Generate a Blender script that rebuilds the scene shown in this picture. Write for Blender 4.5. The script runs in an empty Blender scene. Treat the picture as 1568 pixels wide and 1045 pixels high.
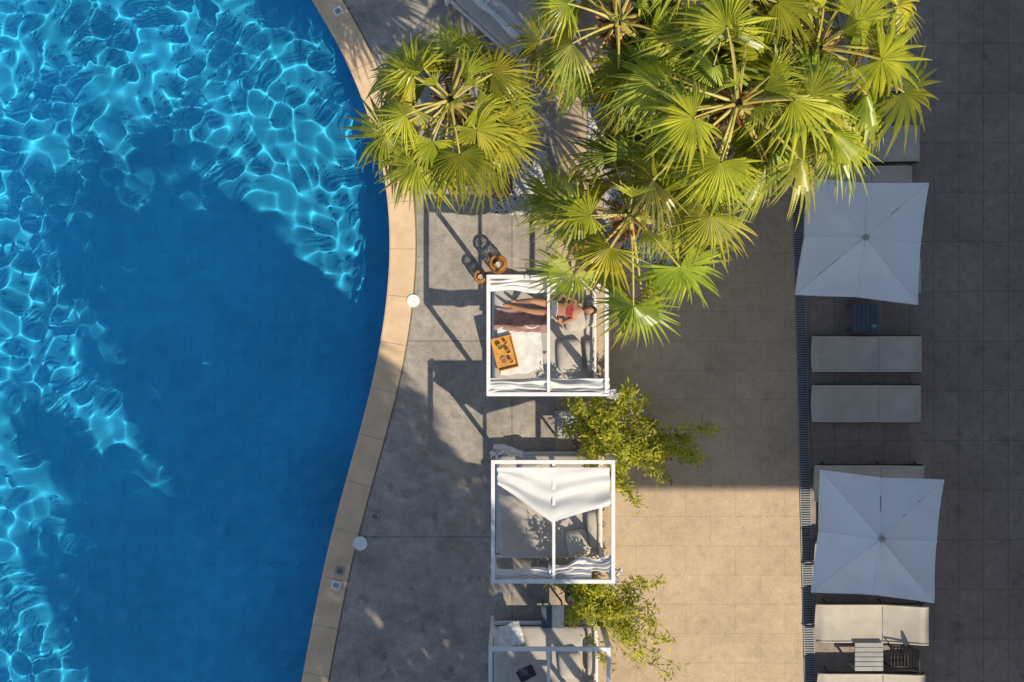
import bpy, math, random
import numpy as np
from mathutils import Vector, Matrix, noise
H=20.0; S=80.0
def W(px,py,h=0.0):
    k=(H-h)/H/S
    return ((px-784)*k, -(py-522.5)*k, h)
scn=bpy.context.scene
R=random.Random(7)
# ------------------------------------------------------------ world / light / camera
az=math.atan2(0.6,-0.8); el=math.radians(45)
sv=Vector((0.6*math.cos(el),-0.8*math.cos(el),math.sin(el)))
w=bpy.data.worlds.new("World"); scn.world=w; w.use_nodes=True
nt=w.node_tree; bg=nt.nodes['Background']
sky=nt.nodes.new('ShaderNodeTexSky'); sky.sky_type='NISHITA'; sky.sun_disc=False
sky.sun_elevation=el; sky.sun_rotation=az
nt.links.new(sky.outputs[0],bg.inputs[0]); bg.inputs[1].default_value=0.145
sl=bpy.data.lights.new('sun','SUN'); sl.energy=5.0; sl.angle=math.radians(0.53); sl.color=(1.0,0.89,0.71)
so=bpy.data.objects.new('sun',sl); so.rotation_euler=sv.to_track_quat('Z','Y').to_euler(); so.location=sv*40
scn.collection.objects.link(so)
try: sl.cycles.is_caustics_light=True
except Exception as e: print('caustic light',e)
cd=bpy.data.cameras.new('camera'); cam=bpy.data.objects.new('camera',cd); scn.collection.objects.link(cam)
cam.location=(0,0,H); cam.rotation_euler=(0,0,0); cd.sensor_width=36; cd.lens=18*H/9.8; cd.clip_end=1000
scn.camera=cam
scn.view_settings.view_transform='Standard'; scn.view_settings.look='None'; scn.view_settings.exposure=0
# ------------------------------------------------------------ materials
def mat(name,c1,c2=None,scale=3,rough=0.8,detail=2,bump=0.0,bscale=40,metal=0,spec=0.3,trans=None,attr=None):
    m=bpy.data.materials.new(name); m.use_nodes=True; t=m.node_tree; n=t.nodes; l=t.links
    b=n['Principled BSDF']; b.inputs['Roughness'].default_value=rough; b.inputs['Metallic'].default_value=metal
    b.inputs['Specular IOR Level'].default_value=spec
    tc=n.new('ShaderNodeTexCoord')
    if c2 is None: c2=tuple(x*0.8 for x in c1)
    nz=n.new('ShaderNodeTexNoise'); nz.inputs['Scale'].default_value=scale; nz.inputs['Detail'].default_value=detail; nz.inputs['Roughness'].default_value=0.6
    l.new(tc.outputs['Object'],nz.inputs['Vector'])
    r=n.new('ShaderNodeValToRGB'); r.color_ramp.elements[0].position=0.35; r.color_ramp.elements[1].position=0.65
    r.color_ramp.elements[0].color=(*c2,1); r.color_ramp.elements[1].color=(*c1,1)
    l.new(nz.outputs[0],r.inputs[0]); col=r.outputs[0]
    if attr:
        a=n.new('ShaderNodeAttribute'); a.attribute_name=attr
        mx=n.new('ShaderNodeMix'); mx.data_type='RGBA'; mx.blend_type='MULTIPLY'; mx.inputs[0].default_value=1
        l.new(col,mx.inputs[6]); l.new(a.outputs['Color'],mx.inputs[7]); col=mx.outputs[2]
    l.new(col,b.inputs['Base Color'])
    if bump>0:
        nb=n.new('ShaderNodeTexNoise'); nb.inputs['Scale'].default_value=bscale; nb.inputs['Detail'].default_value=2
        l.new(tc.outputs['Object'],nb.inputs['Vector'])
        bp=n.new('ShaderNodeBump'); bp.inputs['Strength'].default_value=bump; bp.inputs['Distance'].default_value=0.02
        l.new(nb.outputs[0],bp.inputs['Height']); l.new(bp.outputs[0],b.inputs['Normal'])
    if trans:
        tr=n.new('ShaderNodeBsdfTranslucent'); ms=n.new('ShaderNodeMixShader'); ms.inputs[0].default_value=trans
        l.new(col,tr.inputs[0]); l.new(b.outputs[0],ms.inputs[1]); l.new(tr.outputs[0],ms.inputs[2])
        l.new(ms.outputs[0],n['Material Output'].inputs[0])
    return m
def paver(name,c1,c2,cm,bw,rh,mortar,offset=0.5,stain=0.35,rot=0.0,sscale=0.6,spots=0.72,mid=(0.82,1.1),cheap=False):
    m=bpy.data.materials.new(name); m.use_nodes=True; t=m.node_tree; n=t.nodes; l=t.links
    b=n['Principled BSDF']; b.inputs['Roughness'].default_value=0.85; b.inputs['Specular IOR Level'].default_value=0.25
    tc=n.new('ShaderNodeTexCoord'); mp=n.new('ShaderNodeMapping'); mp.inputs['Rotation'].default_value=(0,0,rot)
    l.new(tc.outputs['Object'],mp.inputs['Vector'])
    br=n.new('ShaderNodeTexBrick'); br.offset=offset; br.inputs['Scale'].default_value=1
    br.inputs['Brick Width'].default_value=bw; br.inputs['Row Height'].default_value=rh; br.inputs['Mortar Size'].default_value=mortar
    br.inputs['Mortar Smooth'].default_value=0.3; br.inputs['Bias'].default_value=0
    br.inputs['Color1'].default_value=(*c1,1); br.inputs['Color2'].default_value=(*c2,1); br.inputs['Mortar'].default_value=(*cm,1)
    l.new(mp.outputs[0],br.inputs['Vector'])
    def nz(sc,lo,hi,a,bb,det=4,off=0):
        x=n.new('ShaderNodeTexNoise'); x.inputs['Scale'].default_value=sc; x.inputs['Detail'].default_value=det; x.inputs['Roughness'].default_value=0.65
        mm=n.new('ShaderNodeMapping'); mm.inputs['Location'].default_value=(off,off*.7,0); l.new(tc.outputs['Object'],mm.inputs[0])
        l.new(mm.outputs[0],x.inputs['Vector'])
        r=n.new('ShaderNodeMapRange'); r.inputs[1].default_value=lo; r.inputs[2].default_value=hi; r.inputs[3].default_value=a; r.inputs[4].default_value=bb
        l.new(x.outputs[0],r.inputs[0]); return r.outputs[0],x
    outs=[nz(sscale,0.3,0.7,1-stain,1.08)[0],nz(5,0.3,0.7,*mid)[0]]
    if not cheap:
        s3,x3=nz(45,0.3,0.7,0.80,1.14,2); outs.append(s3)
        outs.append(nz(2.3,0.58,0.70,1.0,spots,4)[0]); outs.append(nz(14,0.66,0.72,1.0,spots+.1,1,5.3)[0])
    cur=outs[0]
    for o in outs[1:]:
        mu=n.new('ShaderNodeMath'); mu.operation='MULTIPLY'; l.new(cur,mu.inputs[0]); l.new(o,mu.inputs[1]); cur=mu.outputs[0]
    vm=n.new('ShaderNodeVectorMath'); vm.operation='SCALE'; l.new(br.outputs[0],vm.inputs[0]); l.new(cur,vm.inputs[3])
    l.new(vm.outputs[0],b.inputs['Base Color'])
    if not cheap:
        bp=n.new('ShaderNodeBump'); bp.inputs['Strength'].default_value=0.25; bp.inputs['Distance'].default_value=0.01
        l.new(x3.outputs[0],bp.inputs['Height']); l.new(bp.outputs[0],b.inputs['Normal'])
    return m
M={}
M['ground']=paver('stone_pavers',(0.34,0.28,0.235),(0.30,0.247,0.207),(0.21,0.17,0.145),0.475,0.95,0.008,0.0,0.25)
M['tile']=paver('tan_paving',(0.55,0.42,0.285),(0.525,0.40,0.27),(0.42,0.32,0.21),0.95,0.56,0.006,0.5,0.16,spots=.88,mid=(.88,1.07))
M['conc']=paver('old_concrete',(0.43,0.378,0.32),(0.41,0.36,0.305),(0.19,0.165,0.14),3.75,3.75,0.010,0.0,0.38,sscale=1.1,spots=.68,mid=(.78,1.13))
M['coping']=mat('coping_stone',(0.72,0.52,0.32),(0.60,0.42,0.26),2.5,0.8,bump=0.2,detail=5)
M['joint']=mat('joint',(0.20,0.17,0.13),rough=0.9)
M['wall']=mat('pool_wall',(0.02,0.28,0.55),rough=0.6)
M['white']=mat('white_paint',(0.80,0.80,0.79),(0.72,0.72,0.71),5,0.45)
M['fabric']=mat('white_fabric',(0.82,0.81,0.80),(0.75,0.74,0.73),2,0.9,trans=0.2)
M['canopy']=mat('canopy_fabric',(0.86,0.88,0.90),(0.80,0.82,0.84),1.5,0.9,bump=0.15,bscale=8,trans=0.05)
M['mattress']=mat('mattress',(0.50,0.45,0.40),(0.42,0.38,0.33),2.5,0.95,bump=0.3,bscale=9)
M['cushion']=mat('cushion',(0.54,0.48,0.41),(0.45,0.40,0.34),3,0.95,bump=0.3,bscale=12)
M['towelw']=mat('white_towel',(0.78,0.76,0.72),None,5,0.98,bump=0.4,bscale=30)
M['towelp']=mat('mauve_towel',(0.42,0.26,0.22),(0.26,0.14,0.12),9,0.98,bump=0.3)
M['sling']=mat('lounger_sling',(0.51,0.46,0.385),(0.44,0.395,0.33),3,0.85,bump=0.2,bscale=60)
M['dark']=mat('dark_metal',(0.05,0.045,0.04),rough=0.5)
M['grate']=mat('grate_metal',(0.30,0.33,0.35),rough=0.5,metal=0.1)
M['tabled']=mat('table_dark',(0.07,0.10,0.14),rough=0.5)
M['tableg']=mat('table_grey',(0.36,0.36,0.35),rough=0.6)
M['wicker']=mat('wicker',(0.46,0.20,0.05),(0.30,0.12,0.03),20,0.7)
M['wood']=mat('tray_wood',(0.62,0.32,0.07),(0.5,0.24,0.05),6,0.5)
M['leaf']=mat('palm_leaf',(0.48,0.50,0.055),(0.28,0.34,0.04),3,0.36,spec=0.6,trans=0.40,attr='tint',detail=1)
M['petiole']=mat('palm_petiole',(0.50,0.45,0.12),(0.42,0.31,0.08),6,0.5)
M['stub']=mat('palm_stub',(0.45,0.17,0.05),(0.24,0.10,0.04),8,0.8)
M['trunk']=mat('palm_trunk',(0.20,0.14,0.09),(0.10,0.07,0.045),9,0.95,bump=0.6,bscale=20)
M['bush']=mat('shrub_leaf',(0.50,0.49,0.035),(0.27,0.32,0.03),4,0.5,trans=0.35,attr='tint',detail=1)
M['stem']=mat('stem',(0.20,0.17,0.06),rough=0.8)
M['pebble']=mat('pebble',(0.70,0.68,0.65),(0.5,0.49,0.47),12,0.8)
M['pot']=mat('pot',(0.04,0.045,0.055),rough=0.5)
M['skin']=mat('skin',(0.42,0.22,0.13),(0.38,0.19,0.11),8,0.55)
M['hair']=mat('hair',(0.04,0.02,0.012),rough=0.6)
M['swim']=mat('swimsuit',(0.35,0.05,0.05),rough=0.8)
M['paper']=mat('paper',(0.78,0.77,0.74),rough=0.9)
M['stucco']=mat('stucco',(0.62,0.56,0.48),(0.56,0.50,0.43),1,0.9)
M['glass']=mat('window_glass',(0.05,0.07,0.09),rough=0.1)
M['pine']=mat('pine_needles',(0.06,0.10,0.03),(0.04,0.07,0.02),2,0.7,detail=0)
M['soil']=mat('soil',(0.12,0.09,0.06),rough=0.95)
M['plate']=mat('plate',(0.36,0.34,0.32),rough=0.6)
M['floor']=paver('pool_floor',(0.034,0.45,0.72),(0.03,0.42,0.69),(0.02,0.37,0.64),0.3,0.3,0.006,0.0,0.20,sscale=.45,mid=(.88,1.05),cheap=True)
def water():
    m=bpy.data.materials.new('water'); m.use_nodes=True; t=m.node_tree; n=t.nodes; l=t.links
    n.remove(n['Principled BSDF'])
    g=n.new('ShaderNodeBsdfGlass'); g.inputs['IOR'].default_value=1.33; g.inputs['Roughness'].default_value=0.0
    g.inputs['Color'].default_value=(0.92,0.99,1,1)
    l.new(g.outputs[0],n['Material Output'].inputs[0]); return m
M['water']=water()
# ------------------------------------------------------------ mesh builder
class MB:
    def __init__(s): s.v=[];s.f=[];s.m=[];s.c=[];s.mats=[]
    def mi(s,k):
        if k not in s.mats: s.mats.append(k)
        return s.mats.index(k)
    def add(s,vs,fs,k,col=None):
        o=len(s.v); s.v+= [tuple(v) for v in vs]; i=s.mi(k)
        for f in fs: s.f.append(tuple(o+j for j in f)); s.m.append(i)
        s.c+= col if isinstance(col,list) else [col or (1,1,1)]*len(vs)
    def box(s,c,d,k,rz=0.0,rot=None):
        x,y,z=[q/2 for q in d]
        vs=[Vector((a*x,b*y,e*z)) for a in(-1,1) for b in(-1,1) for e in(-1,1)]
        mt=rot if rot is not None else Matrix.Rotation(rz,3,'Z')
        vs=[mt@v+Vector(c) for v in vs]
        s.add(vs,[(0,1,3,2),(4,6,7,5),(0,4,5,1),(2,3,7,6),(0,2,6,4),(1,5,7,3)],k)
    def tube(s,pts,r,k,n=8,cap=True,col=None):
        pts=[Vector(p) for p in pts]
        if not hasattr(r,'__len__'): r=[r]*len(pts)
        vs=[];fs=[]
        for i,p in enumerate(pts):
            d=(pts[min(i+1,len(pts)-1)]-pts[max(i-1,0)]).normalized()
            u=d.cross(Vector((0,0,1)))
            if u.length<0.05: u=d.cross(Vector((0,1,0)))
            u.normalize(); q=d.cross(u)
            for j in range(n):
                a=2*math.pi*j/n; vs.append(p+(u*math.cos(a)+q*math.sin(a))*r[i])
        for i in range(len(pts)-1):
            for j in range(n):
                a=i*n+j;b=i*n+(j+1)%n; fs.append((a,b,b+n,a+n))
        if cap: fs.append(tuple(range(n))[::-1]); fs.append(tuple(range((len(pts)-1)*n,len(pts)*n)))
        s.add(vs,fs,k,col)
    def grid(s,fn,nu,nv,k):
        vs=[fn(i/nu,j/nv) for i in range(nu+1) for j in range(nv+1)]
        fs=[(i*(nv+1)+j,(i+1)*(nv+1)+j,(i+1)*(nv+1)+j+1,i*(nv+1)+j+1) for i in range(nu) for j in range(nv)]
        s.add(vs,fs,k)
    def pillow(s,c,d,k,rot=None,p=4.0,n=10,seed=0):
        rot=rot if rot is not None else Matrix.Identity(3)
        vs=[];fs=[]
        def se(v,e): return math.copysign(abs(v)**e,v)
        e=2/p; N=n*2
        for i in range(n+1):
            ph=-math.pi/2+math.pi*i/n
            for j in range(N):
                th=2*math.pi*j/N
                x=se(math.cos(ph),0.6)*se(math.cos(th),e); y=se(math.cos(ph),0.6)*se(math.sin(th),e); z=se(math.sin(ph),0.8)
                v=Vector((x*d[0]/2,y*d[1]/2,z*d[2]/2)); v.z+=0.012*noise.noise(v*7+Vector((seed,0,0)))
                vs.append(rot@v+Vector(c))
        for i in range(n):
            for j in range(N):
                fs.append((i*N+j,i*N+(j+1)%N,(i+1)*N+(j+1)%N,(i+1)*N+j))
        s.add(vs,fs,k)
    def obj(s,name,smooth=False,parent=None,tint=False):
        me=bpy.data.meshes.new(name); me.from_pydata(s.v,[],s.f)
        for k in s.mats: me.materials.append(M[k])
        me.polygons.foreach_set('material_index',s.m)
        if smooth: me.polygons.foreach_set('use_smooth',[True]*len(s.f))
        if tint:
            a=me.color_attributes.new('tint','FLOAT_COLOR','POINT')
            a.data.foreach_set('color',np.array([(*c,1) for c in s.c],dtype=np.float32).ravel())
        me.update(); o=bpy.data.objects.new(name,me); scn.collection.objects.link(o)
        if parent: o.parent=parent
        return o
def empty(name):
    e=bpy.data.objects.new(name,None); scn.collection.objects.link(e); e.empty_display_size=0.3; return e
# ------------------------------------------------------------ pool edge
def catmull(P,n=8):
    out=[]
    P=[P[0]]+P+[P[-1]]
    for i in range(1,len(P)-2):
        p0,p1,p2,p3=[np.array(q,float) for q in P[i-1:i+3]]
        for k in range(n):
            t=k/n; out.append(0.5*((2*p1)+(-p0+p2)*t+(2*p0-5*p1+4*p2-p3)*t*t+(-p0+3*p1-3*p2+p3)*t**3))
    out.append(np.array(P[-2],float)); return out
epx=[(150,-420),(300,-240),(420,-90),(480,0),(533,95),(570,190),(592,280),(599,370),(594,460),(580,550),(560,635),(538,715),(515,800),(496,880),(480,960),(464,1045),(440,1170),(415,1330)]
edge=[W(*p)[:2] for p in epx]; E=[np.array(e) for e in catmull(edge,8)]
def offs(d):
    out=[]
    for i in range(len(E)):
        t=E[min(i+1,len(E)-1)]-E[max(i-1,0)]; t/=np.linalg.norm(t); out.append(E[i]+d*np.array((-t[1],t[0])))
    return out
CO=offs(0.0); CW=offs(0.48)
yT=E[0][1]; yB=E[-1][1]; XL=-17.0
g=MB()
pts=[(e[0],e[1],0) for e in CO]
g.add([(200,yT,0)]+pts+[(200,yB,0)],[tuple(range(len(pts)+2))[::-1]],'ground')
g.add([(-200,yT,0),(200,yT,0),(200,200,0),(-200,200,0)],[(0,1,2,3)],'ground')
g.add([(-200,-200,0),(200,-200,0),(200,yB,0),(-200,yB,0)],[(0,1,2,3)],'ground')
g.add([(-200,yB,0),(XL,yB,0),(XL,yT,0),(-200,yT,0)],[(0,1,2,3)],'ground')
g.obj('ground')
def dr(py,o=0): 
    return W(1222+ (py-330)*(18/715.)+o,py)[:2]
xc=0.85
d=MB(); L=[(p[0],p[1],0.004) for p in CW]
d.add([(xc,yT,0.004)]+L+[(xc,yB,0.004)],[tuple(range(len(L)+2))[::-1]],'conc'); d.obj('concrete_deck')
d=MB(); a=dr(-600); b=dr(1400)
d.add([(xc,b[1],.004),(b[0],b[1],.004),(a[0],a[1],.004),(xc,a[1],.004)],[(0,1,2,3)],'tile'); d.obj('paved_terrace')
c=MB()
cum=[0]
for i in range(1,len(CO)): cum.append(cum[-1]+np.linalg.norm(CW[i]-CW[i-1]))
def at(P,s):
    i=min(max(int(np.searchsorted(cum,s))-1,0),len(P)-2); f=(s-cum[i])/(cum[i+1]-cum[i]); return P[i]*(1-f)+P[i+1]*f
s0=0.0; k=0
while s0<cum[-1]-0.1:
    s1=min(s0+0.93,cum[-1]); n=5; vs=[];gp=0.003
    for j in range(n+1):
        s=s0+gp+(s1-s0-2*gp)*j/n; p=at(CO,s); q=at(CW,s); pin=p+(p-q)/np.linalg.norm(p-q)*0.03; q2=q+(p-q)*0.03
        vs+=[(pin[0],pin[1],-0.06),(pin[0],pin[1],0.012),(p[0],p[1],0.02),(q2[0],q2[1],0.02),(q2[0],q2[1],0.0)]
    fs=[]
    for j in range(n):
        for r in range(4): a0=j*5+r; fs.append((a0,a0+1,a0+6,a0+5))
    c.add(vs,fs,'coping'); s0=s1
c.obj('pool_coping')
j=MB(); vs=[];
jo=offs(0.455); ji=offs(0.495)
for p,q in zip(jo,ji): vs+=[(p[0],p[1],.008),(q[0],q[1],.008)]
j.add(vs,[(2*i,2*i+1,2*i+3,2*i+2) for i in range(len(jo)-1)],'joint'); j.obj('expansion_joint')
ZB=-1.45; ZWt=-0.10
pe=empty('pool_basin')
p=MB(); p.add([(XL-.1,yB-.1,ZB),(2,yB-.1,ZB),(2,yT+.1,ZB),(XL-.1,yT+.1,ZB)],[(0,1,2,3)],'floor')
po=p.obj('pool_bottom',parent=pe)
p=MB()
vs=[]; 
for e in CO: vs+=[(e[0],e[1],ZB),(e[0],e[1],0)]
p.add(vs,[(2*i,2*i+1,2*i+3,2*i+2) for i in range(len(CO)-1)],'wall')
p.add([(XL,yB,ZB),(XL,yT,ZB),(XL,yT,0),(XL,yB,0)],[(0,1,2,3)],'wall')
p.add([(XL,yT,ZB),(2,yT,ZB),(2,yT,0),(XL,yT,0)],[(0,1,2,3)],'wall')
p.add([(XL,yB,ZB),(2,yB,ZB),(2,yB,0),(XL,yB,0)],[(0,1,2,3)],'wall')
p.obj('pool_sides',parent=pe)
try: po.cycles.is_caustics_receiver=True
except Exception as e: print(e)
# water: one sheet, finely rippled
rs=np.random.RandomState(3)
x=np.concatenate([np.arange(XL,-12,0.25),np.arange(-12,-2.15,0.024)]); y=np.concatenate([np.arange(yB,-7.6,.25),np.arange(-7.6,7.8,0.024),np.arange(7.8,yT+.1,.25)])
X,Y=np.meshgrid(x,y,indexing='ij'); Z=np.zeros_like(X)
wx=X+0.08*np.sin(1.7*Y+1)+.05*np.sin(3.1*X+2*Y); wy=Y+.08*np.sin(1.9*X+.4)+.05*np.sin(2.7*Y-2.2*X+1)
for i in range(64):
    lam=0.26*(2.4**rs.rand()); th=rs.rand()*2*math.pi; kx=2*math.pi/lam*math.cos(th); ky=2*math.pi/lam*math.sin(th)
    A=0.00100*(lam/0.4)**1.85
    Z+=A*np.sin(kx*wx+ky*wy+rs.rand()*6.28)
mod=0.96+0.18*np.sin(.6*X+1)*np.sin(.7*Y+.5); Z*=mod
nx,ny=X.shape
me=bpy.data.meshes.new('pool_water'); me.vertices.add(nx*ny)
me.vertices.foreach_set('co',np.stack([X,Y,Z+ZWt],-1).astype(np.float32).ravel())
I,J=np.meshgrid(np.arange(nx-1),np.arange(ny-1),indexing='ij'); a=(I*ny+J).ravel()
q=np.stack([a,a+ny,a+ny+1,a+1],-1).astype(np.int32); nf=len(q)
me.loops.add(nf*4); me.loops.foreach_set('vertex_index',q.ravel()); me.polygons.add(nf)
me.polygons.foreach_set('loop_start',np.arange(nf,dtype=np.int32)*4)
me.polygons.foreach_set('use_smooth',np.ones(nf,dtype=bool)); me.materials.append(M['water']); me.update(calc_edges=True); me.validate()
wo=bpy.data.objects.new('pool_water',me); scn.collection.objects.link(wo)
try: wo.cycles.is_caustics_caster=True
except Exception as e: print(e)
for (px,py,r) in [(633,461,.125),(552,832,.135)]:
    l=MB(); cx,cy,_=W(px,py)
    rr=[(r,0.022),(r,0.034),(r*.9,0.04),(r*.86,0.034),(r*.3,.036),(r*.12,.036),(r*.1,.028)]
    n=28; vs=[(cx+a*math.cos(6.2832*i/n),cy+a*math.sin(6.2832*i/n),z) for a,z in rr for i in range(n)]
    fs=[(i*n+q,i*n+(q+1)%n,(i+1)*n+(q+1)%n,(i+1)*n+q) for i in range(len(rr)-1) for q in range(n)]+[tuple(range((len(rr)-1)*n,len(rr)*n))]
    l.add(vs,fs,'white'); l.obj('skimmer_lid')
for (px,py,k) in [(518,18,'white'),(521,874,'plate'),(515,896,'white'),(574,791,'plate')]:
    l=MB(); cx,cy,_=W(px,py); rz=-0.25 if py>500 else 0.5; zz=0.03
    l.box((cx,cy,zz),(.17,.16,.016),k,rz); l.box((cx,cy,zz+.012),(.10,.09,.008),'joint' if k=='plate' else 'plate',rz); l.obj('access_cover')
d=MB(); rz=math.atan2(dr(330)[0]-dr(1045)[0],dr(330)[1]-dr(1045)[1])
a=dr(-400);b=dr(1400); ln=math.dist(a,b)
mid=((a[0]+b[0])/2,(a[1]+b[1])/2)
d.box((mid[0],mid[1],.006),(.2,ln,.008),'dark',-rz)
for sgn in(-1,1): d.box((mid[0]+sgn*.095,mid[1],.014),(.016,ln,.02),'grate',-rz)
n=int(ln/0.045)
for i in range(n):
    t=(i+.5)/n; d.box((a[0]+(b[0]-a[0])*t,a[1]+(b[1]-a[1])*t,.017),(.17,.022,.012),'grate',-rz)
d.obj('drain_grate')
# ------------------------------------------------------------ palms
def palm_mesh(base,crown,npl,Lp,Rf,seed,nseg=30):
    R=random.Random(seed); P=MB()
    base=Vector(base);crown=Vector(crown)
    pts=[];rad=[]
    for i in range(15):
        t=i/14; p=base.lerp(crown,t); 
        off=(crown-base); off.z=0; p-=off*0.35*math.sin(math.pi*t)*t
        pts.append(p); rad.append(0.19-0.09*t+0.012*(i%2)+(0.08 if i==0 else 0))
    P.tube(pts,rad,'trunk',12)
    ga=2.39996
    for i in range(22):
        a=i*ga; z=-0.05-0.025*i; dirv=Vector((math.cos(a),math.sin(a),0.5+0.2*R.random()))
        s=crown+Vector((math.cos(a)*.08,math.sin(a)*.08,z)); P.tube([s,s+dirv*.13,s+dirv*.24+Vector((0,0,.04))],[.04,.03,.012],'stub' ,5)
    for i in range(npl):
        f=(i+.5)/npl; a=i*ga+R.uniform(-.5,.5)
        e=math.radians(62-108*f**0.9+R.uniform(-14,14))
        young=f<.1
        if young: e=math.radians(R.uniform(68,84))
        lp=Lp*(0.72+0.38*min(1,f*2.2))*R.uniform(.7,1.25)
        rf=Rf*(0.75+0.3*min(1,f*2.5))*R.uniform(.8,1.12)
        d=Vector((math.cos(a)*math.cos(e),math.sin(a)*math.cos(e),math.sin(e)))
        s=crown+Vector((math.cos(a)*.07,math.sin(a)*.07,0.15-0.3*f))
        pp=[];
        for q in range(6):
            t=q/5; v=s+d*lp*t; v.z-=0.20*lp*t*t*(0.6+math.cos(e)); pp.append(v)
        P.tube(pp,[.034,.024,.02,.017,.015,.012],'petiole',5,cap=False)
        o=pp[-1]; ax=(pp[-1]-pp[-2]).normalized()
        ax=(ax+Vector((0,0,-0.15-0.35*R.random()))).normalized()
        up=Vector((0,0,1)); side=up.cross(ax)
        side.normalize(); nrm=ax.cross(side).normalized()
        roll=R.uniform(-.6,.6); rm=Matrix.Rotation(roll,3,ax); side=rm@side; nrm=rm@nrm
        spread=math.radians(R.uniform(200,280)) if not young else math.radians(70)
        old=f>0.84 and R.random()<.6
        g=R.uniform(.55,1.3); tint=(g*R.uniform(.85,1.2),g,g*R.uniform(.6,1.3))
        if f<0.2: tint=(1.25,1.2,.9)
        if old: tint=(1.3,.72,1.2)
        tipc=Vector((1.35,1.15,2.4))
        da=spread/nseg; ts=[0.03,.28,.5,.68,.85,1.0]; wf=[1,1,1,.66,.36,0.05]
        ph=R.random()*6
        cup=R.uniform(.08,.45)
        gap=R.choice([None,None,R.randint(3,nseg-3)])
        for k in range(nseg):
            if gap is not None and abs(k-gap)<1: continue
            th=-spread/2+da*(k+.5)+R.uniform(-.25,.25)*da; Ls=rf*(0.80+0.20*math.cos(th*.7))*R.uniform(.84,1.12)
            c,sn=math.cos(th),math.sin(th); rd=ax*c+side*sn; tg=-ax*sn+side*c
            drp=R.uniform(.3,1.0)*rf; tw=R.uniform(-.25,.25)*rf
            vs=[];fs=[];cols=[]
            ss=R.uniform(.82,1.18)
            for j,t in enumerate(ts):
                wd=wf[j]*min(t,.50)*Ls*math.tan(da/2)*1.02
                cz=-cup*Ls*t*abs(math.sin(th/2))**1.5 + 0.04*math.sin(th*3+ph)*t
                ctr=o+rd*(Ls*t)+nrm*cz+tg*tw*max(0,t-.45)
                ctr.z-=drp*max(0,t-.4)**1.7*1.9
                vs+=[ctr-tg*wd-nrm*wd*.8, ctr+nrm*wd*.3, ctr+tg*wd-nrm*wd*.8]
                m_=max(0,(t-.6)/.4); cc=tuple(ss*q*(1-.5*m_)+.5*m_*q*tipc[ii]*ss for ii,q in enumerate(tint)); cols+=[cc]*3
            for j in range(len(ts)-1):
                b=j*3; fs+=[(b,b+1,b+4,b+3),(b+1,b+2,b+5,b+4)]
            P.add(vs,fs,'leaf',cols)
    return P
def palm(cpx,h,bpx,npl,Lp,Rf,seed,nseg=30):
    P=palm_mesh(W(*bpx),W(*cpx,h),npl,Lp,Rf,seed,nseg); return P.obj('fan_palm_tree',tint=True)
palm((690,155),5.2,(765,285),40,.76,.76,1)
palm((965,330),4.6,(935,375),30,.92,.82,15)
palm((1128,160),6.0,(1010,300),38,1.05,.92,3,34)
palm((1250,75),5.6,(1140,200),34,1.08,.90,4)
palm((945,35),5.4,(935,190),28,.85,.78,5)
palm((1120,-10),5.9,(1040,120),26,1.0,.85,6)
# off-frame palms and pines south of the pool terrace (shade band over the pool; pines added for its dense core)
offm=palm_mesh((0,0,-9),(0,0,0),30,1.0,.95,11,20)
om=offm.obj('fan_palm_tree',tint=True)
def place(o,tpx,h,sc=1.0,first=False,rz=0):
    gx,gy,_=W(*tpx); 
    oo=o if first else bpy.data.objects.new(o.name.split('.')[0],o.data)
    if not first: scn.collection.objects.link(oo)
    oo.location=(gx+h*0.6,gy-h*0.8,h); oo.scale=(sc,sc,h/9.0); oo.rotation_euler=(0,0,rz); return oo
place(om,(275,355),13,1.0,True)
for i,(t,h,s) in enumerate([((395,450),12.5,.85),((150,405),13,.65),((470,600),11.5,.9),((545,735),10,.8),((285,700),11,.5),((225,590),12,.7),((600,790),8.5,.75),((690,760),7.0,.6),((110,940),12.5,.6),((215,1010),12,.7),((75,720),13,.4),((185,800),12,.5),((600,640),9,.45)]):
    place(om,t,h,s,rz=i*1.3)
pn=MB(); rp=random.Random(5)
pn.tube([(0,0,-9),(0.1,0,-4),(0,0,0)],[.28,.22,.12],'trunk',10)
for i in range(14):
    a=rp.random()*6.28; r=rp.uniform(.8,1.9); pn.tube([(0,0,-1.6),(r*.5*math.cos(a),r*.5*math.sin(a),-.6),(r*math.cos(a),r*math.sin(a),0)],[.09,.06,.03],'trunk',5)
cl=[(rp.uniform(-1,1)*1.8,rp.uniform(-1,1)*1.8,rp.uniform(-.3,.4),rp.uniform(.35,.7)) for i in range(22)]
for i in range(2400):
    cx,cy,cz,cr=rp.choice(cl); v=Vector([rp.gauss(0,1) for _ in range(3)]).normalized()*cr*rp.random()**.4; v.z*=.6; v+=Vector((cx,cy,cz))
    a=Vector([rp.gauss(0,1) for _ in range(3)]).normalized()*.16; b=Vector([rp.gauss(0,1) for _ in range(3)]).normalized()*.08
    pn.add([v-a,v-b,v+a,v+b],[(0,1,2,3)],'pine')
pobj=pn.obj('shade_pine')
place(pobj,(380,620),11,.72,True)
for i,(t,h,s) in enumerate([((350,510),12,.58),((465,780),10.5,.72),((375,830),11,.66),((310,960),11.5,.66),((560,900),9.5,.85),((450,1010),10,.78),((640,1010),8.5,.85),((540,1120),9.5,.9),((670,860),8,.6),((360,1130),11,.8),((250,1100),11,.6)]):
    place(pobj,t,h,s,rz=i*1.7)
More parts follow.
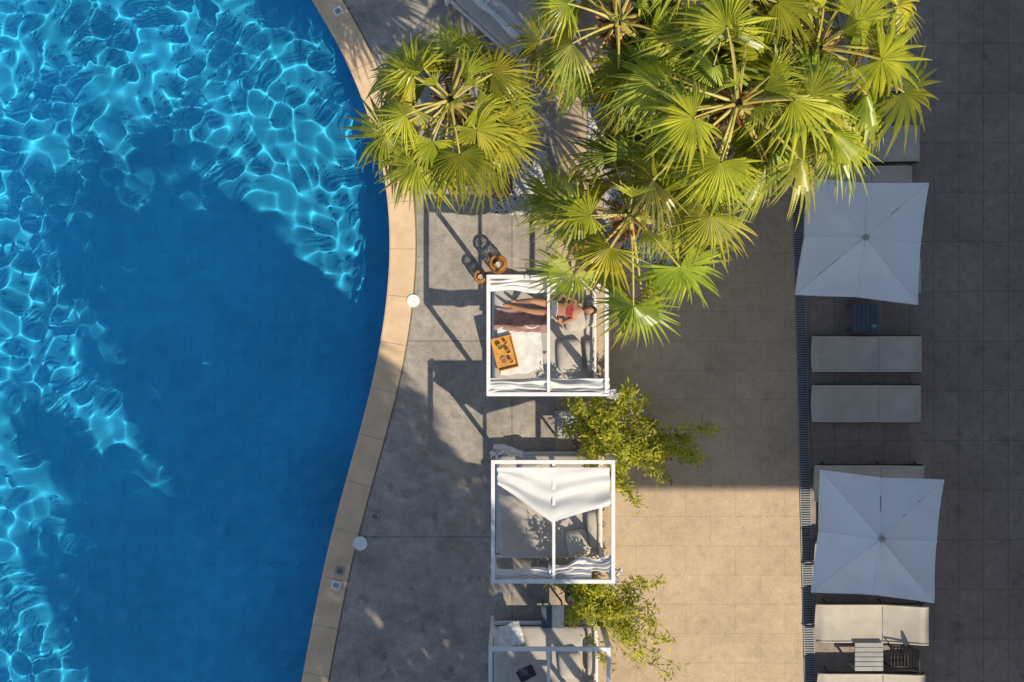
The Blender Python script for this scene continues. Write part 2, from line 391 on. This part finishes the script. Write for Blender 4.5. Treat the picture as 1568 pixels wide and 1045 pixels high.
# ------------------------------------------------------------ shrubs
def shrub(base,blobs,nleaf,seed,potpx=None):
    R=random.Random(seed); B=MB(); bx,by,_=W(*base)
    B.tube([(bx,by,0),(bx,by,.25),(bx,by,.42)],[.17,.2,.22],'pot',14)
    b0=Vector((bx,by,.42)); tot=sum(q[3] for q in blobs)
    for (px,py,h,wt,r) in blobs:
        c=Vector(W(px,py,h)); r=r/80.
        ns=max(3,int(wt*50/tot))
        for sidx in range(ns):
            tip=c+Vector([R.gauss(0,1)*r*.85 for _ in range(2)]+[R.gauss(0,.25)])
            mid=b0.lerp(tip,.5)+Vector((R.gauss(0,.1),R.gauss(0,.1),.4))
            pts=[(b0*(1-t)**2+mid*2*t*(1-t)+tip*t*t) for t in [i/9 for i in range(10)]]
            B.tube(pts,[.010-.0009*i for i in range(10)],'stem',4)
            gs=R.uniform(.7,1.25)
            for q in range(int(nleaf*wt/tot/ns)):
                t=1-abs(R.gauss(0,.26)); t=max(.25,min(1,t)); p=b0*(1-t)**2+mid*2*t*(1-t)+tip*t*t
                p=p+Vector([R.gauss(0,1)*.06 for _ in range(3)])
                d=Vector((R.gauss(0,1),R.gauss(0,1),R.gauss(-.2,.6))).normalized(); L=R.uniform(.06,.15)
                sd=d.cross(Vector((R.gauss(0,.5),R.gauss(0,.5),1))).normalized()*L*.14
                g=gs*R.uniform(.7,1.3); B.add([p,p+d*L*.45-sd,p+d*L,p+d*L*.45+sd],[(0,1,2,3)],'bush',(g*R.uniform(.9,1.2),g,g))
    return B.obj('shrub',tint=True)
shrub((898,652),[(905,640,1.1,1.0,26),(930,640,1.3,1.6,32),(970,645,1.3,1.7,34),(950,690,1.3,1.6,34),(1000,690,1.2,1.8,34),(980,725,1.1,1.1,26),(1035,695,1.1,1.1,24),(1065,702,1.0,.7,14)],5600,21)
shrub((880,905),[(880,905,1.1,1.3,28),(915,910,1.3,2.0,32),(905,945,1.3,1.7,30),(950,930,1.3,1.4,32),(985,950,1.2,.7,24),(960,970,1.1,.6,24),(1010,965,1.1,.35,16),(995,1010,1.0,.25,16),(1040,1035,.9,.15,12)],4300,22)
# ------------------------------------------------------------ gravel beds
gv=MB(); rg=random.Random(9)
def bed(x0,y0,x1,y1,n):
    a=W(x0,y0);b=W(x1,y1); cx,cy=(a[0]+b[0])/2,(a[1]+b[1])/2
    gv.box((cx,cy,.008),(abs(b[0]-a[0]),abs(b[1]-a[1]),.012),'soil')
    for i in range(n):
        x=rg.uniform(a[0],b[0]);y=rg.uniform(a[1],b[1]);r=rg.uniform(.014,.034); z=.02+rg.random()*.012
        q=[Vector((x,y,z))+Vector(v)*r*rg.uniform(.7,1.2) for v in [(1,0,0),(0,1,0),(-1,0,0),(0,-1,0)]]
        gv.add(q+[Vector((x,y,z+r*.7))],[(0,1,4),(1,2,4),(2,3,4),(3,0,4)],'pebble')
bed(752,232,838,328,2600); bed(925,255,1045,405,4200); bed(900,130,1010,240,2500)
gv.obj('gravel_bed')
# ------------------------------------------------------------ umbrellas
def umbrella(cor,cpx,he=2.42,hc=2.62,seed=0):
    e=empty('patio_umbrella'); C=[Vector(W(*p,he)) for p in cor]; A=Vector(W(*cpx,hc))
    m=MB(); sv2=Vector((seed,seed*2,0))
    for i in range(4):
        a,b=C[i],C[(i+1)%4]; md=(a+b)/2; inward=(A-md); inward.z=0; md=md+inward.normalized()*.05
        for (p,q) in ((a,md),(md,b)):
            n=16
            def fn(u,v,p=p,q=q):
                ed=p.lerp(q,v); r=A.lerp(ed,u); r=r.copy(); r.z-=0.03*math.sin(math.pi*v)*u*(1)+0.05*math.sin(math.pi*u)*1.0
                r.z+=0.022*noise.noise(r*3+sv2)+.010*noise.noise(r*8+sv2); return r
            m.grid(fn,n,12,'canopy')
        for v0,v1 in ((a,md),(md,b)):
            def fv(u,v,p=v0,q=v1):
                ed=p.lerp(q,v).copy(); ed.z-=0.03*math.sin(math.pi*v)+.05*u; return ed
            m.grid(fv,1,10,'canopy')
    m.obj('canopy',True,e)
    s=MB()
    for i in range(4):
        a,b=C[i],C[(i+1)%4]; md=(a+b)/2
        for q in (a,md):
            pts=[]
            for t in (.03,.25,.5,.75,.97):
                r=A.lerp(q,t).copy(); r.z-=0.05*math.sin(math.pi*t)-.004; pts.append(r)
            s.tube(pts,.006,'canopy',5)
            low=[A+Vector((0,0,-.06)),A.lerp(q,.97)+Vector((0,0,-.07))]; s.tube(low,.012,'dark',5)
    s.obj('ribs',True,e)
    t=MB(); g=Vector((A.x,A.y,0))
    t.tube([g+Vector((0,0,.05)),A+Vector((0,0,.03))],.028,'white',12)
    t.tube([A+Vector((0,0,-.01)),A+Vector((0,0,.02)),A+Vector((0,0,.05)),A+Vector((0,0,.06))],[.05,.05,.03,.012],'tableg',14)
    t.box(g+Vector((0,0,.03)),(.6,.6,.05),'dark'); t.tube([g,g+Vector((0,0,.3))],.045,'dark',12)
    t.obj('pole',False,e); return e
umbrella([(1237,272),(1423,280),(1406,467),(1218,452)],(1326,364))
umbrella([(1257,720),(1446,735),(1431,924),(1243,908)],(1350,826),seed=4)
# ------------------------------------------------------------ loungers
def lounger(x0,y0,x1,y1,lift=.10,seed=0):
    a=W(x0,y0,.38);b=W(x1,y1,.38); L=b[0]-a[0]; wd=abs(a[1]-b[1]); cy=(a[1]+b[1])/2
    m=MB()
    def zf(u):
        if u<.06: return .36-.05*(1-u/.06)
        if u<.6: return .36
        return .36+lift*((u-.6)/.4)**1.2-(.04*((u-.94)/.06) if u>.94 else 0)
    def fn(u,v):
        sag=-.03*math.sin(math.pi*v)+0.006*noise.noise(Vector((u*4+seed,v*3,seed)))
        bow=.012*math.sin(math.pi*v)*(1 if u>.5 else -1)*(abs(u-.5)>.49)
        return (a[0]+L*u+bow,cy+(v-.5)*(wd-.05),zf(u)+sag)
    m.grid(fn,48,10,'sling')
    for s in(-1,1):
        m.tube([(a[0]+L*u,cy+s*(wd/2-.018),zf(u)) for u in [i/24 for i in range(25)]],.018,'sling',8)
        m.tube([(a[0]+L*u,cy+s*(wd/2+.004),zf(u)-.035) for u in (.02,.3,.6)],.018,'dark',6)
        m.tube([(a[0]+L*u,cy+s*(wd/2+.004),.33) for u in (.55,.75,1.0)],.018,'dark',6)
        for u in(.1,.62,.97): m.tube([(a[0]+L*u,cy+s*(wd/2-.02),.33),(a[0]+L*u+.02,cy+s*(wd/2+.01),0)],.016,'dark',6)
    for u in(.1,.6,.97): m.tube([(a[0]+L*u,cy-wd/2,.31),(a[0]+L*u,cy+wd/2,.31)],.015,'dark',6)
    u=.61; m.tube([(a[0]+L*u+.012*math.sin(math.pi*v),cy+(v-.5)*(wd-.06),zf(u)-.03*math.sin(math.pi*v)+.004) for v in [i/8 for i in range(9)]],.007,'tableg',5)
    return m.obj('sun_lounger',True)
for i,q in enumerate([(1245,515,1410,570),(1245,590,1410,647),(1249,713,1414,769),(1251,926,1417,985),(1254,1032,1416,1092),(1245,193,1407,248),(1240,254,1396,312),(1240,84,1402,140),(1247,396,1409,450),(1250,832,1414,888)]):
    lounger(*q,seed=i*3.1,lift=[.10,.06,.09,.22,.1,.1,.08,.1,.1,.1][i])
def slat_table(x0,y0,x1,y1,k,h=.42,vert=True):
    a=W(x0,y0,h);b=W(x1,y1,h); lx=b[0]-a[0];ly=a[1]-b[1];cx,cy=(a[0]+b[0])/2,(a[1]+b[1])/2; m=MB(); n=6
    for i in range(n):
        if vert: m.box((cx-lx/2+lx*(i+.5)/n,cy,h),(lx/n-.014,ly,.025),k)
        else: m.box((cx,cy-ly/2+ly*(i+.5)/n,h),(lx,ly/n-.014,.025),k)
    for sx in(-1,1):
        m.box((cx+sx*(lx/2-.03),cy,h-.035),(.035,ly-.02,.035),k)
        for sy in(-1,1): m.box((cx+sx*(lx/2-.03),cy+sy*(ly/2-.03),(h-.055)/2),(.035,.035,h-.055),k)
    return m,cx,cy,h
m,cx,cy,h=slat_table(1305,466,1346,508,'tabled')
m.obj('side_table')
b=MB(); b.tube([(cx+.12,cy-.15,h+.013),(cx+.12,cy-.15,h+.15),(cx+.12,cy-.15,h+.19),(cx+.12,cy-.15,h+.23)],[.035,.035,.015,.013],'grate',10); b.obj('water_bottle',True)
m,*_=slat_table(1309,984,1352,1028,'tableg',vert=False); m.obj('side_table')
m,*_=slat_table(849,629,884,672,'tableg',h=.5,vert=False); m.obj('side_table')
def chair(px,py,s=1,rz=0.0):
    m=MB(); x,y,_=W(px,py,.45)
    def T(a,b,c): 
        v=Matrix.Rotation(rz,3,'Z')@Vector((a*s,b*s,c*s)); return (x+v.x,y+v.y,v.z)
    for sx in(-1,1):
        m.tube([T(sx*.24,-.24,0),T(sx*.24,-.22,.62),T(sx*.24,.2,.66),T(sx*.22,.28,.9)],.017,'dark',6)
        m.tube([T(sx*.24,.26,0),T(sx*.24,.16,.45),T(sx*.24,-.22,.45)],.017,'dark',6)
    for i in range(6): m.tube([T(-.23,-.2+.075*i,.45),T(.23,-.2+.075*i,.45)],.014,'dark',5)
    for i in range(4): m.tube([T(-.23,.2+.02*i,.68+.07*i),T(.23,.2+.02*i,.68+.07*i)],.014,'dark',5)
    return m.obj('metal_chair',True)
chair(1380,1006,.85,-1.57)
chair(893,672,.8,0.4)
# ------------------------------------------------------------ cabanas
def bunch(m,a,b,z,wd,k='fabric',seed=0,amp=.05,folds=3):
    a=Vector((*a,z));b=Vector((*b,z)); d=(b-a); n=Vector((-d.y,d.x,0)).normalized()
    def fn(u,v):
        p=a+d*u; wv=wd*(1+.6*noise.noise(Vector((u*3,seed,1)))); s=(v-.5)*wv
        ph=3.5*noise.noise(Vector((u*1.6,v*1.2,seed)))
        zz=amp*math.sin(v*folds*6.283+ph*2)*(.5+.9*noise.noise(Vector((u*4,v*3,seed+5))))+.03*noise.noise(Vector((u*9,v*5,seed)))-.05*math.sin(math.pi*u)-.04*abs(v-.5)
        q=p+n*(s+.06*noise.noise(Vector((u*4,seed+3,v*.6)))); q.z+=zz; return q
    m.grid(fn,60,30,k)
def tuft(m,p,r,L,seed,dirv=(0,0,-1)):
    p=Vector(p)
    def fn(u,v):
        a=v*6.283; rr=r*(.45+.7*abs(u-.35))*(1+.3*math.sin(a*6+seed)+.15*math.sin(a*3+seed*2))+.02*noise.noise(Vector((u*4,a,seed)))
        return p+Vector((rr*math.cos(a)+dirv[0]*u*L,rr*math.sin(a)+dirv[1]*u*L,-u*L*abs(dirv[2])))
    m.grid(fn,14,48,'fabric')
def cabana(c0,c1,mid=None,zt=2.1):
    e=empty('daybed_cabana'); a=W(*c0,zt);b=W(*c1,zt); x0,y1=a[0],a[1];x1,y0=b[0],b[1]
    f=MB(); t=.065
    for x in(x0+t/2,x1-t/2):
        for y in(y0+t/2,y1-t/2): f.box((x,y,zt/2-.035),(t,t,zt-.07),'white')
        f.box((x,(y0+y1)/2,zt-.035),(t,(y1-y0)-.002,.07),'white')
    for y in(y0+t/2,y1-t/2): f.box(((x0+x1)/2,y,zt-.035),((x1-x0)-2*t,t,.068),'white')
    if mid is not None:
        mx=W(mid,500,zt)[0]; f.box((mx,(y0+y1)/2,zt-.03),(.05,(y1-y0)-2*t,.045),'white')
    for z in(.5,.72): f.box((x1-.12,(y0+y1)/2,z),(.035,(y1-y0)-.3,.04),'white')
    for z in(.2,): 
        f.box(((x0+x1)/2,y0+t+.02,z),((x1-x0)-2*t,.05,.1),'white'); f.box(((x0+x1)/2,y1-t-.02,z),((x1-x0)-2*t,.05,.1),'white')
        f.box((x0+t+.02,(y0+y1)/2,z),(.05,(y1-y0)-.3,.1),'white')
    f.obj('frame',False,e)
    g=MB(); g.box(((x0+x1)/2,(y0+y1)/2,.22),((x1-x0)-.30,(y1-y0)-.3,.14),'plate')
    g.pillow(((x0+x1)/2-.01,(y0+y1)/2,.37),((x1-x0)-.2,(y1-y0)-.2,.18),'mattress',p=16,n=16)
    g.obj('mattress',True,e)
    return e,(x0,y0,x1,y1)
RX=lambda a:Matrix.Rotation(a,3,'X'); RY=lambda a:Matrix.Rotation(a,3,'Y'); RZ=lambda a:Matrix.Rotation(a,3,'Z')
e,(x0,y0,x1,y1)=cabana((745,421),(932,607),840)
m=MB(); bunch(m,(x0+.05,y1-.15),(x1-.1,y1-.15),2.05,.26,seed=1); bunch(m,(x0+.05,y0+.15),(x1+.02,y0+.17),2.08,.28,seed=2,amp=.07)
tuft(m,(x1-.02,y0+.05,2.0),.10,1.2,3); tuft(m,(x0+.03,y0+.05,2.0),.05,1.0,4); tuft(m,(x1,y1-.04,2.0),.07,1.3,6)
bunch(m,(x1-.03,y0+.10),(x1+.16,y0-.03),1.98,.16,seed=41,amp=.06,folds=2)
m.obj('curtains',True,e)
m=MB(); 
for i,(px,py,dx,dy,rz) in enumerate([(872,545,.46,.62,0.05),(905,545,.2,.6,.1),(905,480,.2,.5,-.1),(880,490,.4,.42,.15)]):
    m.pillow(W(px,py,.52),(dx,dy,.20),'cushion',RZ(rz)@RY(-.15),p=5,seed=i)
m.obj('cushions',True,e)
def cloth(name,px0,py0,px1,py1,k,z=.475,rz=0,amp=.012,seed=0):
    a=W(px0,py0,z);b=W(px1,py1,z); cx,cy=(a[0]+b[0])/2,(a[1]+b[1])/2; lx=b[0]-a[0];ly=a[1]-b[1]; m=MB()
    def fn(u,v):
        p=RZ(rz)@Vector(((u-.5)*lx*(1+.12*noise.noise(Vector((v*3,seed,2)))),(v-.5)*ly*(1+.14*noise.noise(Vector((u*3,seed,7)))),0))
        return (cx+p.x,cy+p.y,z+amp*(1+1.0*noise.noise(Vector((u*5,v*5,seed)))))
    m.grid(fn,30,30,k); return m.obj(name,True)
cloth('beach_towel',757,474,838,508,'towelp',z=.468,seed=2,rz=-.05)
cloth('white_towel',764,500,830,572,'towelw',z=.466,seed=4,rz=.08)
t=MB(); cx,cy,_=W(773,541,.52); rz=math.radians(14)
def TT(dx,dy,z): v=RZ(rz)@Vector((dx,dy,0)); return (cx+v.x,cy+v.y,z)
t.box(TT(0,0,.505),(.36,.58,.02),'wood',rz)
for s in(-1,1): t.box(TT(s*.19,0,.53),(.02,.62,.07),'wood',rz); t.box(TT(0,s*.30,.53),(.36,.02,.07),'wood',rz)
t.obj('wooden_tray')
t=MB()
for dx,dy,r,hh in [(-.06,.14,.05,.09),(.07,.02,.04,.12),(-.05,-.12,.06,.03),(.08,-.17,.035,.10),(.06,.19,.03,.1)]:
    p=TT(dx,dy,.516); t.tube([p,(p[0],p[1],p[2]+hh)],[r*.8,r],'white',14,cap=False); t.tube([p,(p[0],p[1],p[2]+hh*.7)],[r*.75,r*.85],'stub',14)
t.obj('cups')
e,(x0,y0,x1,y1)=cabana((752,705),(942,894),848)
m=MB()
topy=W(0,716,2.1)[1]; bp=[(762,742),(800,768),(845,800),(890,786),(934,774)]
def fc(u,v):
    q=u*4; i=min(3,int(q)); f=q-i; px=bp[i][0]*(1-f)+bp[i+1][0]*f; py=bp[i][1]*(1-f)+bp[i+1][1]*f
    X,Yb,_=W(px,py,2.1); Y=topy*(1-v)+Yb*v
    z=2.13-.05*math.sin(math.pi*v)-.03*math.sin(2*math.pi*u)**2*v+ .022*math.sin(v*17+5.0*noise.noise(Vector((u*2.2,v*1.4,3))))*(.3+.8*v)+.03*noise.noise(Vector((u*5,v*4,1)))
    return (X+.02*noise.noise(Vector((v*4,u,9))),Y,z)
m.grid(fc,60,48,'fabric')
bunch(m,(x0+.05,y0+.12),(x1-.4,y0+.15),2.04,.20,seed=11); bunch(m,(x0+1.0,y0+.16),(x1-.02,y0+.36),2.06,.22,seed=12)
bunch(m,(x0+.02,y1+.12),(x0+.55,y1+.03),1.3,.16,seed=14,folds=2)
tuft(m,(x1+.0,y0+.03,2.0),.09,1.1,13); tuft(m,(x0+.04,y1+.02,2.05),.07,1.0,15); tuft(m,(x0+.03,y0+.03,2.0),.06,1.2,16); tuft(m,(x1,y1-.03,2.0),.05,1.2,17)
bunch(m,(x1-.04,y0+.08),(x1+.12,y0+.22),1.98,.13,seed=43,amp=.06,folds=2)
m.obj('curtains',True,e)
m=MB()
for i,(px,py,dx,dy,rz) in enumerate([(908,810,.22,.7,.05),(885,832,.42,.5,.2),(812,720,.4,.3,0)]): m.pillow(W(px,py,.53),(dx,dy,.22),'cushion',RZ(rz)@RY(-.2),p=5,seed=i+5)
m.obj('cushions',True,e)
e,(x0,y0,x1,y1)=cabana((748,992),(935,1178),840)
m=MB(); 
for i,(px,py,dx,dy,rz) in enumerate([(873,1018,.44,.5,.1),(907,1010,.2,.6,0),(907,1065,.2,.55,0)]): m.pillow(W(px,py,.53),(dx,dy,.2),'cushion',RZ(rz)@RY(-.2),p=5,seed=i+9)
m.obj('cushions',True,e)
m=MB(); tuft(m,(x1,y1-.03,2.0),.05,1.2,27); m.obj('curtains',True,e)
cloth('white_towel',756,956,800,990,'towelw',z=.47,seed=14,rz=.3,amp=.04)
t=MB(); p=W(806,1032,.48); t.box((p[0],p[1],.475),(.32,.22,.02),'pot',.5); t.box((p[0]-.05,p[1]+.03,.492),(.16,.12,.014),'tabled',.2); t.obj('magazine')
t=MB(); p=W(845,935,.0); t.box((p[0],p[1],.45),(.42,.42,.03),'tabled'); 
for sx in(-1,1):
    for sy in(-1,1): t.box((p[0]+sx*.18,p[1]+sy*.18,.217),(.03,.03,.435),'tabled')
t.obj('side_table')
def cabana_rot():
    e,(x0,y0,x1,y1)=cabana((-93+784,-93+522),(93+784,93+522),784)
    m=MB(); bunch(m,(x0+.05,y0+.13),(x1-.05,y0+.13),2.05,.28,seed=31); tuft(m,(x0+.03,y0+.03,2.0),.07,1.1,33); tuft(m,(x1-.03,y0+.03,2.0),.08,1.1,34); m.obj('curtains',True,e)
    p=W(800,-25,1.0); e.location=(p[0],p[1],0); e.rotation_euler=(0,0,math.radians(-42))
cabana_rot()
def lantern(px,py,r,h):
    m=MB(); x,y,_=W(px,py,h)
    prof=[(r*.75,0.01),(r*.98,h*.25),(r*1.0,h*.5),(r*.9,h*.8),(r*.78,h)]
    N=20
    def pr(t):
        q=t*4;i=min(3,int(q));f=q-i; return prof[i][0]*(1-f)+prof[i+1][0]*f,prof[i][1]*(1-f)+prof[i+1][1]*f
    for sgn in(-1,1):
        for i in range(N):
            pts=[]
            for t in [k/8 for k in range(9)]:
                rr,z=pr(t); a=6.283*i/N+sgn*t*1.1; pts.append((x+rr*math.cos(a),y+rr*math.sin(a),z))
            m.tube(pts,.006,'wicker',4)
    for t,th in((0,.015),(.5,.01),(1,.026)):
        rr,z=pr(t); m.tube([(x+rr*math.cos(a),y+rr*math.sin(a),z) for a in [6.283*k/24 for k in range(25)]],th,'wicker',6,cap=False)
    m.tube([(x,y,.015),(x,y,h*.45)],.05,'white',12); m.tube([(x,y,0.005),(x,y,.02)],r*.75,'wicker',16)
    m.obj('wicker_lantern')
lantern(762,403,.17,.55); lantern(735,423,.12,.42)
# ------------------------------------------------------------ woman
def woman():
    e=empty('woman'); 
    J=[(0,0,.13),(.2,0,.13),(.38,0,.17),(.52,0,.235),(.60,0,.275)]
    rad=[(.15,.11),(.12,.09),(.15,.10),(.05,.05),(.05,.05)]
    V=list(J);Rd=list(rad);Ed=[(0,1),(1,2),(2,3),(3,4)]
    def chain(par,pts,rs):
        for p,r in zip(pts,rs): V.append(p);Rd.append((r,r) if not isinstance(r,tuple) else r);Ed.append((par,len(V)-1));par=len(V)-1
        return par
    for s,knee,ank in((1,(-.36,.12,.33),(-.66,.10,.07)),(-1,(-.42,-.06,.14),(-.80,.02,.08))):
        k=Vector(knee);an=Vector(ank); hp=Vector((-.04,s*.09,.12))
        chain(0,[hp,hp.lerp(k,.5),k,k.lerp(an,.35),an,an+Vector((-.03,0,.05)),an+Vector((-.09,0,.14))],[.085,.075,.052,.052,.034,.035,.02])
        sh=Vector((.44,s*.16,.19)); el_=Vector((.20,s*.27,.14)); wr=Vector((.10,s*.12,.31))
        wi=chain(2,[sh,sh.lerp(el_,.5),el_,el_.lerp(wr,.5),wr,wr+Vector((-.02,-s*.02,.05))],[.05,.042,.035,.032,.022,.026])
        pc=Vector(V[wi])
        for q in range(4):
            o=Vector((-.012*(q-1.5),0,.01)); chain(wi,[pc+o*1.3+Vector((0,-s*.01,.03)),pc+o*1.5+Vector((.012,-s*.03,.045)),pc+o*1.6+Vector((.02,-s*.045,.035-.004*abs(q-1)))],[.009,.008,.007])
        chain(wi,[pc+Vector((.03,-s*.012,.005)),pc+Vector((.038,-s*.03,.02))],[.010,.008])
    me=bpy.data.meshes.new('b'); me.from_pydata([tuple(v) for v in V],Ed,[]); o=bpy.data.objects.new('b',me); scn.collection.objects.link(o)
    sk=o.modifiers.new('s','SKIN'); 
    for i,r in enumerate(Rd): me.skin_vertices[0].data[i].radius=r
    me.skin_vertices[0].data[0].use_root=True
    sb=o.modifiers.new('u','SUBSURF'); sb.levels=2;sb.render_levels=2
    dg=bpy.context.evaluated_depsgraph_get(); dg.update(); nm=bpy.data.meshes.new_from_object(o.evaluated_get(dg)); bpy.data.objects.remove(o)
    nm.materials.clear(); nm.materials.append(M['skin']); nm.materials.append(M['swim'])
    for p in nm.polygons:
        c=p.center; p.use_smooth=True
        p.material_index=1 if ((-.10<c.x<.07 and abs(c.y)<.17 and c.z<.26) or (.30<c.x<.41 and abs(c.y)<.17 and c.z<.28)) else 0
    bo=bpy.data.objects.new('body',nm); scn.collection.objects.link(bo); bo.parent=e
    h=MB()
    c=Vector((.70,0,.33)); up=Vector((.86,0,.5)).normalized(); fw=Vector((-.5,0,.86)).normalized(); sd=Vector((0,1,0))
    def T(a,f,u): return c+sd*a+fw*f+up*u
    def hd(u,v):
        ph=math.pi*(u-.5); th=2*math.pi*v; a=.075*math.cos(ph)*math.cos(th); f=.095*math.cos(ph)*math.sin(th); z=.115*math.sin(ph)
        if z<0: a*=1+z*2.2; f*=1+z*1.0
        return T(a,f,z)
    h.grid(hd,18,28,'skin')
    h.tube([T(0,.085,.03),T(0,.105,-.015),T(0,.09,-.025)],[.008,.014,.01],'skin',6)
    h.tube([T(-.022,.088,-.055),T(0,.093,-.055),T(.022,.088,-.055)],[.004,.007,.004],'swim',6)
    for s in(-1,1):
        h.tube([T(s*.028-.012,.083,.012),T(s*.028+.012,.083,.012)],.007,'hair',6)
        h.tube([T(s*.074,0,.02),T(s*.082,-.01,0),T(s*.074,0,-.025)],[.01,.014,.008],'skin',6)
    def hr(u,v):
        ph=math.pi*(u-.5); th=2*math.pi*v; k=1.12+.03*math.sin(th*9)
        a=.078*k*math.cos(ph)*math.cos(th); f=-.018+.092*k*math.cos(ph)*math.sin(th)*(1 if math.sin(th)<0 else .72); z=.012+.118*k*math.sin(ph)
        if math.sin(th)>0 and z<.05: f-=.05; a*=.9
        return T(a,f,z)
    h.grid(hr,18,36,'hair')
    h.obj('head',True,e)
    b=MB()
    for s in(-1,1): b.box((.055,s*.075,.405),(.012,.15,.21),'paper',rot=RZ(s*.12)@RY(.5))
    b.obj('book',False,e)
    p=W(843,473,.47); e.location=(p[0],p[1],.44); e.rotation_euler=(0,0,math.radians(-3)); return e
woman()
# ------------------------------------------------------------ hotel building (east, outside the picture, laid out for its shade; overhang slab added)
hb=empty('hotel_building')
m=MB(); X0=15.6; m.box((X0+7,-5,6),(14,34,12),'stucco'); m.box((X0+6.7,-5,12.15),(15,34.6,.3),'stucco')
m.obj('main_block',False,hb)
ys0,ys1=-12.28,-3.1
m=MB(); m.box(((9.0+X0)/2-.3,(ys0+ys1)/2,11.9),(X0-9.0-.62,ys1-ys0,.2),'stucco'); m.obj('shade_slab',False,hb)  # unseen overhang, added and sized to cast the shade on the paved terrace
m=MB(); g2=MB()
for fl in range(4):
    for i in range(9):
        y=-20+i*3.7; g2.box((X0-.01,y,1.5+fl*3),(.06,1.8,2.1),'glass'); m.box((X0-.04,y,2.62+fl*3),(.1,2.0,.12),'white'); m.box((X0-.5,y,.42+fl*3),(1.0,2.4,.12),'stucco') if fl else None
m.obj('trim',False,hb); g2.obj('windows',False,hb)
